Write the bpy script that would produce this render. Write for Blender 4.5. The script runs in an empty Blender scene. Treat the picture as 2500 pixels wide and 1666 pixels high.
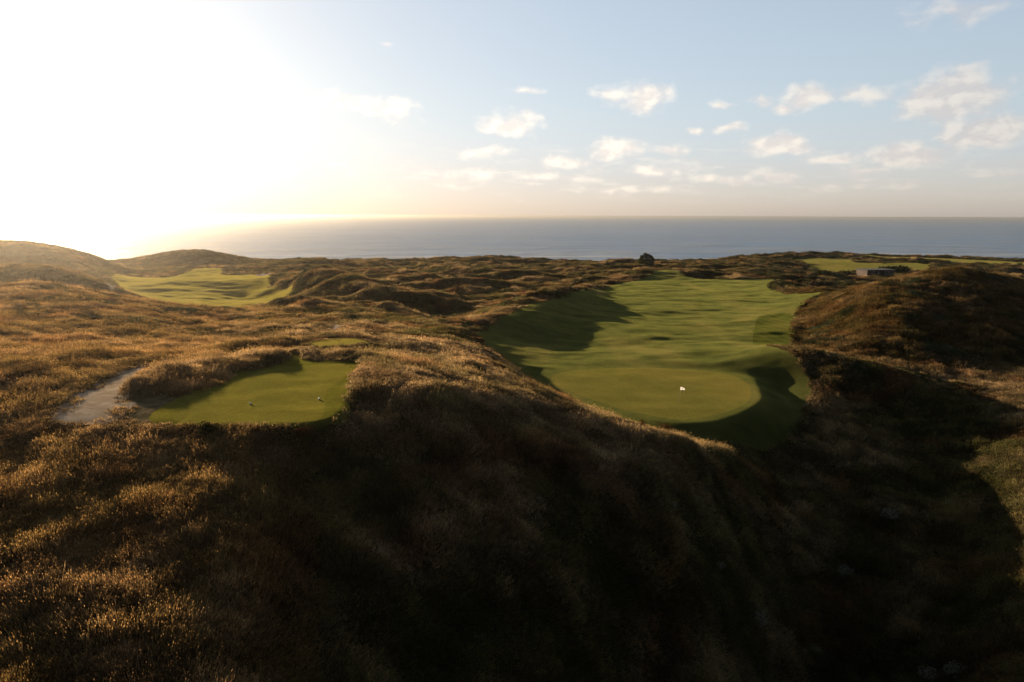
import bpy, bmesh, math, random
import numpy as np
from mathutils import Vector, Matrix

random.seed(7)
RNG = np.random.default_rng(11)
SC = bpy.context.scene
COL = SC.collection
R = math.radians

# ------------------------------------------------------------------ camera
CAM_Z = 50.0
FPX = 1667.0                       # focal length in photograph pixels (2500 wide)
PITCH = R(10.42)
ROLL = R(0.22)
_f = np.array([0, math.cos(PITCH), -math.sin(PITCH)])
_r0 = np.array([1.0, 0, 0])
_u0 = np.array([0, math.sin(PITCH), math.cos(PITCH)])
_r = math.cos(ROLL) * _r0 + math.sin(ROLL) * _u0
_u = -math.sin(ROLL) * _r0 + math.cos(ROLL) * _u0
cam_d = bpy.data.cameras.new('camera')
cam_d.sensor_width = 36.0
cam_d.lens = 36.0 * FPX / 2500.0
cam_d.clip_start = 0.5
cam_d.clip_end = 90000
cam = bpy.data.objects.new('camera', cam_d)
COL.objects.link(cam)
M = Matrix(((_r[0], _u[0], -_f[0], 0), (_r[1], _u[1], -_f[1], 0), (_r[2], _u[2], -_f[2], CAM_Z), (0, 0, 0, 1)))
cam.matrix_world = M
SC.camera = cam

# ------------------------------------------------------------------ sun, sky, exposure
SUN_AZ = R(-37.0)                  # measured from +Y, negative = left of the view
SUN_EL = R(9.0)
SUN_STRENGTH = 5.0
SKY_STRENGTH = 0.06
EXPOSURE = 0.9
sd = bpy.data.lights.new('sun', 'SUN')
sd.energy = SUN_STRENGTH
sd.angle = R(0.5)
sd.color = (1.0, 0.78, 0.52)
so = bpy.data.objects.new('sun', sd)
COL.objects.link(so)
S_DIR = Vector((math.sin(SUN_AZ) * math.cos(SUN_EL), math.cos(SUN_AZ) * math.cos(SUN_EL), math.sin(SUN_EL)))
so.rotation_euler = S_DIR.to_track_quat('Z', 'Y').to_euler()
SC.view_settings.view_transform = 'Standard'
SC.view_settings.look = 'None'
SC.view_settings.gamma = 1.0
SC.view_settings.exposure = EXPOSURE
SC.cycles.use_denoising = True
SC.cycles.sample_clamp_indirect = 6.0
SC.cycles.max_bounces = 6
SC.cycles.transparent_max_bounces = 6
SC.cycles.volume_bounces = 0


class NT:
    """small helper round a node tree"""
    def __init__(self, tree):
        self.t = tree
        tree.nodes.clear()

    def n(self, typ, ins=None, **props):
        nd = self.t.nodes.new(typ)
        for k, v in props.items():
            setattr(nd, k, v)
        for k, v in (ins or {}).items():
            self.set(nd, k, v)
        return nd

    def set(self, nd, k, v):
        s = nd.inputs[k]
        if isinstance(v, bpy.types.NodeSocket):
            self.t.links.new(v, s)
        elif isinstance(v, bpy.types.Node):
            self.t.links.new(v.outputs[0], s)
        else:
            s.default_value = v

    def math(self, op, a, b=None, c=None, clamp=False):
        nd = self.t.nodes.new('ShaderNodeMath')
        nd.operation = op
        nd.use_clamp = clamp
        for i, v in enumerate((a, b, c)):
            if v is not None:
                self.set(nd, i, v)
        return nd.outputs[0]

    def vmath(self, op, a, b=None):
        nd = self.t.nodes.new('ShaderNodeVectorMath')
        nd.operation = op
        self.set(nd, 0, a)
        if b is not None:
            if op == 'SCALE':
                self.set(nd, 'Scale', b)
            else:
                self.set(nd, 1, b)
        return nd.outputs['Value'] if op in ('LENGTH', 'DOT_PRODUCT', 'DISTANCE') else nd.outputs[0]

    def mix(self, fac, a, b, blend='MIX'):
        nd = self.t.nodes.new('ShaderNodeMix')
        nd.data_type = 'RGBA'
        nd.blend_type = blend
        self.set(nd, 'Factor', fac)
        self.set(nd, 6, a)
        self.set(nd, 7, b)
        return nd.outputs[2]

    def smooth(self, v, lo, hi):
        nd = self.t.nodes.new('ShaderNodeMapRange')
        nd.interpolation_type = 'SMOOTHSTEP'
        self.set(nd, 0, v)
        nd.inputs[1].default_value = lo
        nd.inputs[2].default_value = hi
        return nd.outputs[0]

    def ramp(self, fac, stops):
        nd = self.t.nodes.new('ShaderNodeValToRGB')
        cr = nd.color_ramp
        while len(cr.elements) < len(stops):
            cr.elements.new(0.5)
        for e, (p, c) in zip(cr.elements, stops):
            e.position = p
            e.color = (*c, 1)
        self.set(nd, 0, fac)
        return nd.outputs[0]

    def noise(self, vec, scale, detail=4, rough=0.55, dist=0.0):
        nd = self.t.nodes.new('ShaderNodeTexNoise')
        nd.inputs['Scale'].default_value = scale
        nd.inputs['Detail'].default_value = detail
        nd.inputs['Roughness'].default_value = rough
        nd.inputs['Distortion'].default_value = dist
        self.set(nd, 'Vector', vec)
        return nd.outputs['Fac']


def pix_ray(u, v):
    xc = (u - 1250.0) / FPX
    yc = -(v - 833.0) / FPX
    return xc * _r + yc * _u + _f


def az_el(u, v):
    d = pix_ray(u, v)
    d = d / np.linalg.norm(d)
    return math.atan2(d[0], d[1]), math.asin(d[2])


# world: a physical sky with scattered fair-weather clouds far out over the sea
world = bpy.data.worlds.new('World')
SC.world = world
world.use_nodes = True
w = NT(world.node_tree)
sky = w.n('ShaderNodeTexSky', sky_type='NISHITA', sun_disc=False, sun_elevation=SUN_EL,
          sun_rotation=SUN_AZ, altitude=0, air_density=1.0, dust_density=1.0, ozone_density=1.0)
tc = w.n('ShaderNodeTexCoord')
dirv = w.vmath('NORMALIZE', tc.outputs['Generated'])
sx = w.n('ShaderNodeSeparateXYZ', {0: dirv})
az = w.math('ARCTAN2', sx.outputs[0], sx.outputs[1])
el = w.math('ARCSINE', sx.outputs[2])
ae = w.n('ShaderNodeCombineXYZ', {0: az, 1: el})
# edge wobble so that no cloud is an ellipse
nv = w.n('ShaderNodeTexNoise', {'Vector': w.vmath('MULTIPLY', ae.outputs[0], (1.0, 1.5, 1.0)), 'Scale': 16.0, 'Detail': 3.0})
wob = w.vmath('MULTIPLY', w.vmath('SUBTRACT', nv.outputs['Color'], (0.5, 0.5, 0.5)), (0.05, 0.022, 0.0))
aew = w.vmath('ADD', ae.outputs[0], wob)
#          u     v    half w  half h  weight
CLOUDS = [(2345, 225, 100, 46, 1.1), (2285, 262, 85, 30, 1.0), (2405, 325, 85, 38, 1.1), (2310, 335, 25, 16, .7),
          (2215, 380, 85, 30, 1.1), (2130, 240, 60, 24, .65), (2070, 235, 40, 20, .45), (1960, 240, 62, 28, 1.0),
          (1915, 265, 40, 14, .8), (1850, 250, 40, 15, .65), (1755, 257, 32, 11, .65), (1565, 235, 82, 34, 1.0),
          (1490, 228, 40, 18, .8), (1690, 318, 24, 9, .75), (1785, 315, 44, 12, .85), (1910, 348, 78, 26, 1.0),
          (2030, 390, 60, 12, .85), (2090, 412, 70, 18, .75), (1900, 425, 62, 18, .7), (1640, 370, 52, 14, .8),
          (1500, 365, 72, 26, 1.0), (1385, 395, 70, 20, .85), (1590, 420, 75, 17, .8), (1760, 440, 90, 14, .6),
          (1240, 305, 78, 34, 1.0), (1285, 225, 44, 10, .6), (950, 270, 80, 30, .7), (790, 248, 90, 28, .7),
          (620, 252, 60, 28, .55), (1150, 430, 90, 18, .6), (1300, 430, 70, 14, .6), (2340, 25, 90, 26, .5),
          (945, 110, 18, 9, .6), (1180, 375, 80, 16, .5), (1560, 465, 150, 10, .5), (860, 420, 60, 14, .4), (800, 400, 50, 14, .5)]
m = None
for (u, v, hw, hh, wt) in CLOUDS:
    a0, e0 = az_el(u, v)
    d = w.vmath('SUBTRACT', aew, (a0, e0, 0))
    d = w.vmath('MULTIPLY', d, (FPX / (hw * 1.2), FPX / (hh * 1.2), 0))
    k = w.math('MULTIPLY_ADD', w.vmath('LENGTH', d), -wt, wt)
    m = k if m is None else w.math('MAXIMUM', m, k)
fb = w.noise(w.vmath('MULTIPLY', ae.outputs[0], (1.0, 1.6, 1.0)), 26, 6, 0.52, 0.2)
fb2 = w.noise(w.vmath('ADD', w.vmath('MULTIPLY', ae.outputs[0], (1.0, 1.6, 1.0)), (0.0075, -0.009, 0)), 26, 6, 0.52, 0.2)
dens = w.math('MULTIPLY_ADD', w.math('SUBTRACT', fb, 0.5), 1.25, m)
cmask = w.smooth(dens, 0.0, 0.72)
lowbank = w.math('MULTIPLY', w.smooth(el, 0.012, 0.05), w.math('SUBTRACT', 1.0, w.smooth(el, 0.055, 0.115)))
fb3 = w.noise(w.vmath('MULTIPLY', ae.outputs[0], (1.0, 4.5, 1.0)), 14, 6, 0.6, 0.2)
cmask = w.math('MAXIMUM', cmask, w.math('MULTIPLY', w.math('MULTIPLY', lowbank, w.smooth(fb3, 0.48, 0.68)), 0.55))
lit = w.smooth(w.math('SUBTRACT', fb, fb2), -0.10, 0.12)
# humid air evens the sky out: compress its range
SKY_GAIN = 1.0 / (SKY_STRENGTH * 2 ** EXPOSURE)
skyg = w.n('ShaderNodeGamma', {'Color': sky.outputs[0], 'Gamma': 0.42})
skyc = w.mix(1.0, skyg.outputs[0], (0.360 * SKY_GAIN, 0.384 * SKY_GAIN, 0.430 * SKY_GAIN, 1), 'MULTIPLY')
# the sky overhead and behind is deeper than the bright band over the sea
deep = w.math('MULTIPLY', w.math('MULTIPLY_ADD', w.smooth(el, 0.36, 0.9), -0.8, 1.0),
              w.math('MULTIPLY_ADD', w.smooth(w.math('MULTIPLY', sx.outputs[1], -1.0), -0.5, 0.3), -0.66, 1.0))
skyc = w.vmath('SCALE', skyc, deep)
skyc = w.mix(w.smooth(el, 0.16, 0.0), skyc, w.mix(1.0, skyc, (0.97, 0.91, 1.0, 1), 'MULTIPLY'))
sund = w.vmath('DOT_PRODUCT', dirv, tuple(S_DIR))
near = w.smooth(sund, 0.2, 1.0)
CL_LIT = (0.83 * SKY_GAIN, 0.75 * SKY_GAIN, 0.67 * SKY_GAIN, 1)
CL_SH = (0.63 * SKY_GAIN, 0.57 * SKY_GAIN, 0.55 * SKY_GAIN, 1)
ccol = w.mix(lit, CL_SH, CL_LIT)
ccol = w.mix(near, ccol, w.mix(1.0, ccol, (2.0, 1.9, 1.7, 1), 'MULTIPLY'))
fin = w.mix(w.math('MULTIPLY', cmask, 0.64), skyc, ccol)
bg = w.n('ShaderNodeBackground', {'Color': fin, 'Strength': SKY_STRENGTH})
w.n('ShaderNodeOutputWorld', {'Surface': bg.outputs[0]})


def tag(o, label=None, cat=None, group=None, kind=None):
    if label: o['label'] = label
    if cat: o['category'] = cat
    if group: o['group'] = group
    if kind: o['kind'] = kind
    return o

# ------------------------------------------------------------------ noise
_perm = np.random.default_rng(3).permutation(256)
_perm = np.concatenate([_perm, _perm, _perm])
_ang = np.random.default_rng(4).random(256) * 2 * np.pi
_gx, _gy = np.cos(_ang), np.sin(_ang)


def pnoise(x, y, seed=0):
    xi = np.floor(x).astype(np.int64); yi = np.floor(y).astype(np.int64)
    xf = x - xi; yf = y - yi
    def g(ix, iy, dx, dy):
        h = _perm[(_perm[(ix + seed * 17) & 255] + iy + seed * 31) & 255]
        return _gx[h] * dx + _gy[h] * dy
    uu = xf * xf * xf * (xf * (xf * 6 - 15) + 10)
    vv = yf * yf * yf * (yf * (yf * 6 - 15) + 10)
    n00 = g(xi, yi, xf, yf); n10 = g(xi + 1, yi, xf - 1, yf)
    n01 = g(xi, yi + 1, xf, yf - 1); n11 = g(xi + 1, yi + 1, xf - 1, yf - 1)
    a = n00 + uu * (n10 - n00); b = n01 + uu * (n11 - n01)
    return (a + vv * (b - a)) * 1.4


def fbm(x, y, octv=4, seed=0, gain=0.5):
    s = 0; amp = 1.0; f = 1.0
    for o in range(octv):
        s = s + amp * pnoise(x * f + o * 7.3, y * f - o * 3.1, seed + o)
        amp *= gain; f *= 2.03
    return s


def sstep(x, lo, hi):
    t = np.clip((x - lo) / (hi - lo), 0, 1)
    return t * t * (3 - 2 * t)

# ------------------------------------------------------------------ terrain control
# every line is one line of sight; each entry is (distance, image row) for ground one sees
# or (distance, 'z', height relative to the camera) for ground hidden in a hollow
Z = 'z'
FAR = [(800, Z, -54), (1100, Z, -56)]
COLS = {
 -700: [(25, Z, -19), (45, Z, -15), (80, Z, -13), (140, Z, -12), (200, Z, -13), (300, Z, -11), (380, Z, -18), (480, Z, -32), (600, Z, -46), (700, Z, -52)],
 -250: [(25, Z, -18.7), (48, Z, -14), (80, Z, -13), (140, Z, -12.5), (170, Z, -15), (200, Z, -14), (235, Z, -16), (310, Z, -9.5), (380, Z, -17), (480, Z, -32), (600, Z, -46), (700, Z, -52)],
 0: [(23.1, 1666), (29.6, 1400), (37.1, 1200), (42.2, 1100), (48.8, 1000), (58, 900), (85, 800), (110, 737), (140, 694), (160, Z, -17.5), (184, Z, -21.5), (200, 656), (235, Z, -20), (283, Z, -21), (325, 590), (380, Z, -19), (480, Z, -34), (600, Z, -46), (700, Z, -52)],
 75: [(120, 720), (140, 689), (162, Z, -18), (184, Z, -21.5), (200, 654), (235, Z, -20.5), (283, Z, -21), (322, 592), (380, Z, -20)],
 150: [(23.5, 1666), (29.9, 1400), (37.1, 1200), (42.0, 1100), (47.5, 1012), (56, 930), (85, 812), (110, 752), (140, 700), (160, Z, -18), (184, Z, -22.5), (200, 660), (235, Z, -22), (292, 648), (325, 612), (400, Z, -23), (500, Z, -37), (620, Z, -49), (720, Z, -52)],
 225: [(140, 710), (170, Z, -19.5), (205, 674), (240, Z, -25), (330, 640), (350, 620), (430, Z, -29)],
 300: [(23.5, 1666), (30.0, 1400), (37.4, 1200), (42.5, 1100), (48, 1012), (57, 940), (70, 862), (90, 810), (115, 757), (146, 724), (170, Z, -21.5), (200, Z, -22), (215, 708), (240, Z, -27.5), (290, Z, -28), (335, Z, -27.8), (370, 657), (420, 638), (500, Z, -41), (620, Z, -50), (720, Z, -52)],
 420: [(23.8, 1666), (30.3, 1400), (37.6, 1200), (42.6, 1100), (45.8, 1045), (50, Z, -14.3), (58, Z, -14.2), (72, 858), (95, 805), (125, 768), (158, 744), (190, Z, -26.5), (215, Z, -28), (290, Z, -28), (350, Z, -28), (402, 651), (440, 614), (510, Z, -36), (620, Z, -50), (720, Z, -52)],
 500: [(24.1, 1666), (30.6, 1400), (37.7, 1200), (42.5, 1100), (45.5, 1046), (50, Z, -14.3), (60, Z, -14.3), (80, Z, -15.4), (100, 817), (130, 778), (165, 749), (195, Z, -26.5), (220, Z, -28.3), (290, Z, -28), (380, Z, -28), (408, 650), (440, 609), (510, Z, -36), (620, Z, -50), (720, Z, -52)],
 560: [(408, 650), (440, 624), (500, Z, -36)],
 600: [(24.9, 1666), (31.2, 1400), (38.1, 1200), (42.7, 1100), (45.5, 1047), (50, Z, -14.3), (68, Z, -14.3), (85, 842), (105, 807), (130, 780), (168, 754), (195, Z, -26.5), (225, Z, -28.3), (290, Z, -28), (345, 668), (375, 650), (420, 639), (500, Z, -38), (620, Z, -50), (720, Z, -52)],
 700: [(26.2, 1666), (32.5, 1400), (39.0, 1200), (43.3, 1100), (45.6, 1046), (50, Z, -14.3), (70, Z, -14.3), (80, 851), (100, 815), (125, 782), (150, 762), (180, 746), (200, 738), (230, Z, -27.7), (262, 712), (275, 699), (288, 684), (300, 674), (312, Z, -27), (440, 635), (520, Z, -38), (620, Z, -50), (720, Z, -52)],
 730: [(245, Z, -26.6), (262, 697), (277, 669), (296, Z, -25.5)],
 760: [(175, 752), (212, 737), (230, 704), (252, 656), (274, Z, -24), (310, Z, -26.5)],
 800: [(28, 1666), (34, 1400), (41.5, 1200), (45.3, 1100), (46.5, 1045), (52, Z, -14.4), (64, Z, -14.4), (75, 873), (84, 838), (95, 815), (115, 791), (140, 771), (170, 751), (200, 740), (222, 700), (241, 660), (262, Z, -24), (300, Z, -26.5), (380, 637), (430, Z, -29), (480, 634), (560, Z, -43), (640, Z, -51), (720, Z, -52)],
 900: [(28.5, 1666), (34.5, 1400), (42.5, 1200), (46.5, 1100), (50, 1020), (53, 962), (58, 908), (66, 874), (80, 846), (90, 826), (110, 799), (140, 775), (165, 760), (190, 746), (205, 728), (221, 688), (240, Z, -24.5), (280, Z, -27), (320, 668), (370, 655), (430, 643), (490, 636), (580, Z, -45), (650, Z, -51), (720, Z, -52)],
 1000: [(30.7, 1666), (36.9, 1400), (43, 1200), (47.5, 1100), (51, 1000), (54.5, 937), (62, 897), (75, 866), (88, 838), (105, 816), (130, 795), (152, 778), (178, 757), (195, 742), (208, 714), (230, Z, -25.8), (270, Z, -27.7), (310, 682), (350, 667), (400, 653), (450, 641), (500, 636), (580, Z, -45), (650, Z, -51), (720, Z, -52)],
 1100: [(31.8, 1666), (38, 1400), (44.5, 1200), (48.5, 1100), (52, 1010), (57, 942), (66, 902), (78, 873), (92, 845), (108, 825), (128, 812), (148, 797), (170, 778), (191, 757), (215, 730), (260, 705), (310, 680), (370, 658), (440, 641), (490, 631), (570, Z, -45), (650, Z, -51), (720, Z, -52)],
 1200: [(33.3, 1666), (39.3, 1400), (46, 1200), (50, 1100), (54, 1030), (60, 962), (70, 917), (82, 885), (95, 862), (112, Z, -22.8), (128, Z, -24.8), (138, Z, -24.8), (156, 800), (176, 773), (203, 750), (240, 720), (290, 692), (350, 666), (420, 645), (490, 628), (570, Z, -44), (650, Z, -51), (720, Z, -52)],
 1300: [(34.7, 1666), (40.5, 1400), (47.3, 1200), (52, 1100), (56, 1050), (61, 987), (70, 947), (78, 927), (90, Z, -22.3), (102, Z, -24.6), (118, Z, -24.8), (150, Z, -24.8), (172, Z, -24.7), (200, 740), (240, 712), (290, 690), (350, 666), (420, 649), (490, 635), (570, Z, -45), (650, Z, -51), (720, Z, -52)],
 1400: [(36.7, 1666), (42.7, 1400), (49.5, 1200), (54, 1100), (58, 1062), (63, 1012), (69, 988), (80, Z, -22.8), (92, Z, -24.8), (110, Z, -24.9), (150, Z, -24.8), (200, Z, -24.8), (240, 708), (290, 685), (340, 665), (400, 646), (450, 637), (530, Z, -39), (620, Z, -50), (720, Z, -52)],
 1500: [(38.6, 1666), (45, 1400), (51.5, 1200), (56, 1112), (60, 1062), (66, 1022), (76, Z, -23.3), (84, Z, -24.9), (110, Z, -24.9), (150, Z, -24.8), (200, Z, -24.8), (245, Z, -24.3), (290, 675), (340, 652), (380, 640), (430, Z, -31), (530, Z, -41), (620, Z, -50), (720, Z, -52)],
 1600: [(40, 1666), (46.7, 1400), (53.7, 1200), (58, 1112), (63, 1057), (72, Z, -23.6), (80, Z, -25.2), (90, Z, -24.9), (110, Z, -24.7), (150, Z, -24.8), (200, Z, -24.8), (250, Z, -24.6), (285, 670), (320, Z, -25), (345, 646), (390, 640), (450, Z, -33), (540, Z, -43), (620, Z, -50), (720, Z, -52)],
 1700: [(39.1, 1666), (48.5, 1400), (58.5, 1200), (63.2, 1127), (66, 1087), (72.5, Z, -25), (80, Z, -26), (90, Z, -25.5), (110, Z, -24.7), (150, Z, -24.8), (200, Z, -24.8), (270, Z, -24.6), (310, 665), (360, 650), (420, 639), (500, Z, -39), (620, Z, -50), (720, Z, -52)],
 1800: [(42.7, 1666), (53.4, 1400), (64.9, 1200), (69.1, 1142), (72, 1107), (81, Z, -26.2), (95, Z, -25.5), (108, Z, -24.6), (120, Z, -24.1), (150, Z, -24.7), (200, Z, -24.8), (270, Z, -24.6), (310, 665), (360, 648), (420, 634), (480, 631), (600, Z, -48), (700, Z, -52)],
 1900: [(47.6, 1666), (59.8, 1400), (73, 1200), (80.7, 1112), (90, Z, -26.6), (103, Z, -26.0), (113, 878), (119, 851), (130, Z, -24.6), (150, Z, -24.7), (200, Z, -24.8), (260, Z, -24.7), (280, 678), (310, 665), (360, 650), (420, 637), (470, 621), (540, Z, -37), (620, Z, -48), (700, Z, -52)],
 2000: [(49.3, 1666), (61.5, 1400), (74.5, 1200), (83, 1100), (92.5, 1010), (99.5, 955), (107, 907), (112, 880), (122, Z, -25), (135, 838), (150, 798), (165, 760), (185, 725), (205, 707), (240, Z, -24.8), (270, Z, -25.5), (300, Z, -26.5), (340, 666), (380, 650), (400, 640), (470, 618), (540, Z, -36), (620, Z, -47), (700, Z, -52)],
 2100: [(49.5, 1666), (61.8, 1400), (75.1, 1200), (83.8, 1100), (92.2, 1020), (99.3, 962), (104, 917), (107, 901), (118, 880), (125.9, 840), (135.8, 795), (145.7, 755), (155.6, 717), (165.5, 701), (202, Z, -22), (260, Z, -26), (305, Z, -27), (350, Z, -27.3), (400, 641), (440, 633), (475, 622), (540, Z, -35), (620, Z, -47), (700, Z, -52)],
 2200: [(48.8, 1666), (61.2, 1400), (74.8, 1200), (83.8, 1100), (93.8, 1010), (101.8, 950), (107, 917), (119.3, 867), (127.2, 817), (137.1, 767), (147.0, 727), (157.6, 692), (165.5, 684), (207, Z, -21), (265, Z, -26), (305, Z, -27), (350, Z, -27.3), (400, 642), (450, 631), (480, 627), (560, Z, -39), (660, Z, -51)],
 2300: [(47.5, 1666), (60.2, 1400), (74.2, 1200), (83.7, 1100), (95.6, 1000), (103.3, 947), (115, 892), (123.9, 837), (133.8, 782), (144.4, 731), (155.6, 687), (166.8, 655), (207, Z, -19.5), (270, Z, -25.5), (320, Z, -27.3), (400, Z, -26.7), (450, 633), (490, 629), (560, Z, -39), (660, Z, -51)],
 2400: [(44.8, 1666), (57.4, 1400), (71.8, 1200), (81.7, 1100), (94.5, 1000), (103, 947), (115, 892), (123.9, 832), (133.8, 777), (144.4, 727), (154.3, 692), (165.5, 666), (207, Z, -20.5), (270, Z, -25.5), (320, Z, -27.3), (400, Z, -26.7), (450, 635), (490, 632), (560, Z, -39), (660, Z, -51)],
 2500: [(41.9, 1666), (54.2, 1400), (68.6, 1200), (78.7, 1100), (92, 1000), (101, 947), (114, 892), (123.9, 837), (134.5, 787), (144.4, 742), (153.6, 712), (164.2, 692), (207, Z, -21.5), (270, Z, -25.5), (320, Z, -27.3), (400, Z, -27.2), (450, 639), (490, 637), (560, Z, -41), (660, Z, -51)],
 2750: [(40, Z, -32), (53, Z, -29), (68, Z, -27), (86, Z, -25.5), (114, Z, -24.5), (150, Z, -22), (188, Z, -20), (270, Z, -25.5), (400, Z, -27.5), (490, Z, -32), (560, Z, -42), (660, Z, -52)],
 3200: [(40, Z, -32), (53, Z, -29), (86, Z, -25.5), (150, Z, -23), (188, Z, -22), (270, Z, -25.5), (400, Z, -28), (490, Z, -33), (560, Z, -43), (660, Z, -52)],
}
pts = []
for u, lst in COLS.items():
    full = len(lst) > 8
    if full:
        y0 = lst[0][0]
        e0 = lst[0]
        z0 = e0[2] if e0[1] == Z else e0[0] * pix_ray(u, e0[1])[2] / pix_ray(u, e0[1])[1]
        lst = [(13.0, Z, z0 - 0.22 * (e0[0] - 13.0))] + lst + FAR
    for e in lst:
        if e[1] == Z:
            d = pix_ray(u, 850.0)
            pts.append((d[0] / d[1], math.log(e[0]), e[2]))
        else:
            d = pix_ray(u, e[1])
            pts.append((d[0] / d[1], math.log(e[0]), e[0] * d[2] / d[1]))
P = np.array(pts)
CRBF = 0.045


def rbf_fit(P):
    A = P[:, :2]; n = len(P)
    dd = np.sqrt(((A[:, None] - A[None]) ** 2).sum(-1) + CRBF ** 2)
    K = np.zeros((n + 3, n + 3))
    K[:n, :n] = -dd + np.eye(n) * 0.003
    K[:n, n] = 1; K[:n, n + 1:] = A
    K[n, :n] = 1; K[n + 1:, :n] = A.T
    rhs = np.concatenate([P[:, 2], np.zeros(3)])
    return np.linalg.solve(K, rhs)


Wt = rbf_fit(P)


def rbf_eval(a, b):
    out = np.zeros(a.size); af = a.ravel(); bf = b.ravel(); n = len(P)
    for s in range(0, af.size, 20000):
        aa = af[s:s + 20000, None]; bb = bf[s:s + 20000, None]
        dd = np.sqrt((aa - P[None, :, 0]) ** 2 + (bb - P[None, :, 1]) ** 2 + CRBF ** 2)
        out[s:s + 20000] = -dd @ Wt[:n] + Wt[n] + Wt[n + 1] * aa[:, 0] + Wt[n + 2] * bb[:, 0]
    return out.reshape(a.shape)


# ------------------------------------------------------------------ mown areas, sand and ridges, on the ground plan
def on_plane(u, v, z):
    d = pix_ray(u, v)
    t = z / d[2]
    return d[0] * t, d[1] * t


def poly(pixels, z, sub=6):
    q = np.array([on_plane(u, v, z) for u, v in pixels])
    n = len(q); out = []
    for i in range(n):
        p0, p1, p2, p3 = q[i - 1], q[i], q[(i + 1) % n], q[(i + 2) % n]
        for k in range(sub):
            t = k / sub
            out.append(0.5 * ((2 * p1) + (-p0 + p2) * t + (2 * p0 - 5 * p1 + 4 * p2 - p3) * t * t + (-p0 + 3 * p1 - 3 * p2 + p3) * t ** 3))
    return np.array(out)


def sdist(px, x, y):
    """signed distance to polygon, positive inside"""
    x = np.asarray(x, float); y = np.asarray(y, float)
    res = np.full(x.shape, -1e3)
    mrg = 40
    sel = (x > px[:, 0].min() - mrg) & (x < px[:, 0].max() + mrg) & (y > px[:, 1].min() - mrg) & (y < px[:, 1].max() + mrg)
    X = x[sel]; Y = y[sel]
    best = np.full(X.shape, 1e9); ins = np.zeros(X.shape, bool)
    n = len(px)
    for i in range(n):
        ax, ay = px[i]; bx, by = px[(i + 1) % n]
        ex, ey = bx - ax, by - ay
        L = ex * ex + ey * ey + 1e-12
        t = np.clip(((X - ax) * ex + (Y - ay) * ey) / L, 0, 1)
        best = np.minimum(best, (X - ax - t * ex) ** 2 + (Y - ay - t * ey) ** 2)
        if abs(ey) > 1e-9:
            c = ((ay > Y) != (by > Y)) & (X < ex * (Y - ay) / ey + ax)
            ins ^= c
    d = np.sqrt(best)
    res[sel] = np.where(ins, d, -d)
    return res


FAIRWAY = poly([(1165, 838), (1215, 812), (1272, 783), (1330, 764), (1375, 749), (1420, 728), (1465, 707), (1520, 692), (1572, 683), (1610, 672), (1650, 672), (1685, 682), (1771, 684), (1885, 684), (1878, 700), (1895, 720), (1971, 735), (2018, 740), (1962, 762), (1944, 779), (1938, 815), (1934, 842), (1886, 850), (1892, 880), (1938, 898), (1975, 925), (1982, 955), (1958, 985), (1925, 1012), (1862, 1036), (1775, 1052), (1690, 1060), (1600, 1058), (1500, 1042), (1400, 1012), (1300, 965), (1225, 900), (1175, 862)], -24.8)
GREEN = poly([(1344, 924), (1386, 908), (1479, 900), (1617, 902), (1754, 911), (1816, 931), (1832, 957), (1823, 983), (1771, 1007), (1685, 1024), (1617, 1021), (1513, 1000), (1410, 966), (1355, 942)], -24.9)
STRIPED = poly([(1852, 775), (1890, 770), (1935, 778), (1934, 838), (1900, 843), (1842, 842), (1838, 810)], -24.7)
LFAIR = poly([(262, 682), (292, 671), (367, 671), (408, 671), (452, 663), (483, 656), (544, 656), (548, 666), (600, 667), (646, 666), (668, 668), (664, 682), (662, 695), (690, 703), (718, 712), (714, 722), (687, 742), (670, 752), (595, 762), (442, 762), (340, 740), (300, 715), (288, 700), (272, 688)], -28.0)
TEE_ALL = poly([(360, 1020), (430, 1031), (494, 1036), (600, 1038), (680, 1038), (745, 1036), (805, 1026), (845, 1008), (858, 965), (863, 932), (885, 886), (820, 882), (753, 876), (736, 863), (707, 863), (695, 880), (640, 897), (570, 912), (520, 945), (440, 966), (390, 992)], -14.3)
TEE_IN = poly([(420, 1016), (494, 1035), (600, 1037), (680, 1037), (741, 1033), (786, 1014), (793, 965), (806, 945), (835, 925), (850, 893), (800, 888), (745, 892), (690, 894), (640, 905), (560, 935), (500, 975)], -14.3)
BACKTEE = poly([(745, 842), (770, 832), (814, 826), (875, 826), (906, 835), (880, 842), (814, 846), (765, 850)], -15.4)
PATH = poly([(130, 1022), (220, 1022), (280, 1012), (312, 995), (318, 968), (312, 942), (345, 915), (372, 892), (330, 888), (274, 908), (222, 932), (172, 962), (136, 994)], -14.1)
DIRT = poly([(225, 1024), (275, 1000), (305, 965), (345, 958), (400, 958), (450, 968), (470, 1000), (440, 1026), (350, 1028)], -14.2)
PATH2 = poly([(808, 776), (846, 780), (840, 806), (822, 820), (788, 822), (798, 800)], -17.7)
BUNK1 = poly([(247, 684), (268, 685), (290, 699), (276, 709), (250, 701)], -21.6)
BUNK2 = poly([(624, 664), (636, 655), (655, 655), (658, 664)], -26.3)
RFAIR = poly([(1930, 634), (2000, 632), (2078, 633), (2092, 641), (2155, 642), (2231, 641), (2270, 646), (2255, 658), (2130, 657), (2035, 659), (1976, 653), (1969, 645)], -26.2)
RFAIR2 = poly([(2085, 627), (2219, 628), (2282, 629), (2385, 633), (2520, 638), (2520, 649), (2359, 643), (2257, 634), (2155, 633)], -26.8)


def pline(pixels):
    """polyline on the ground plan from (u, v, z) triples"""
    return np.array([on_plane(u, v, z) for u, v, z in pixels])


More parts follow.
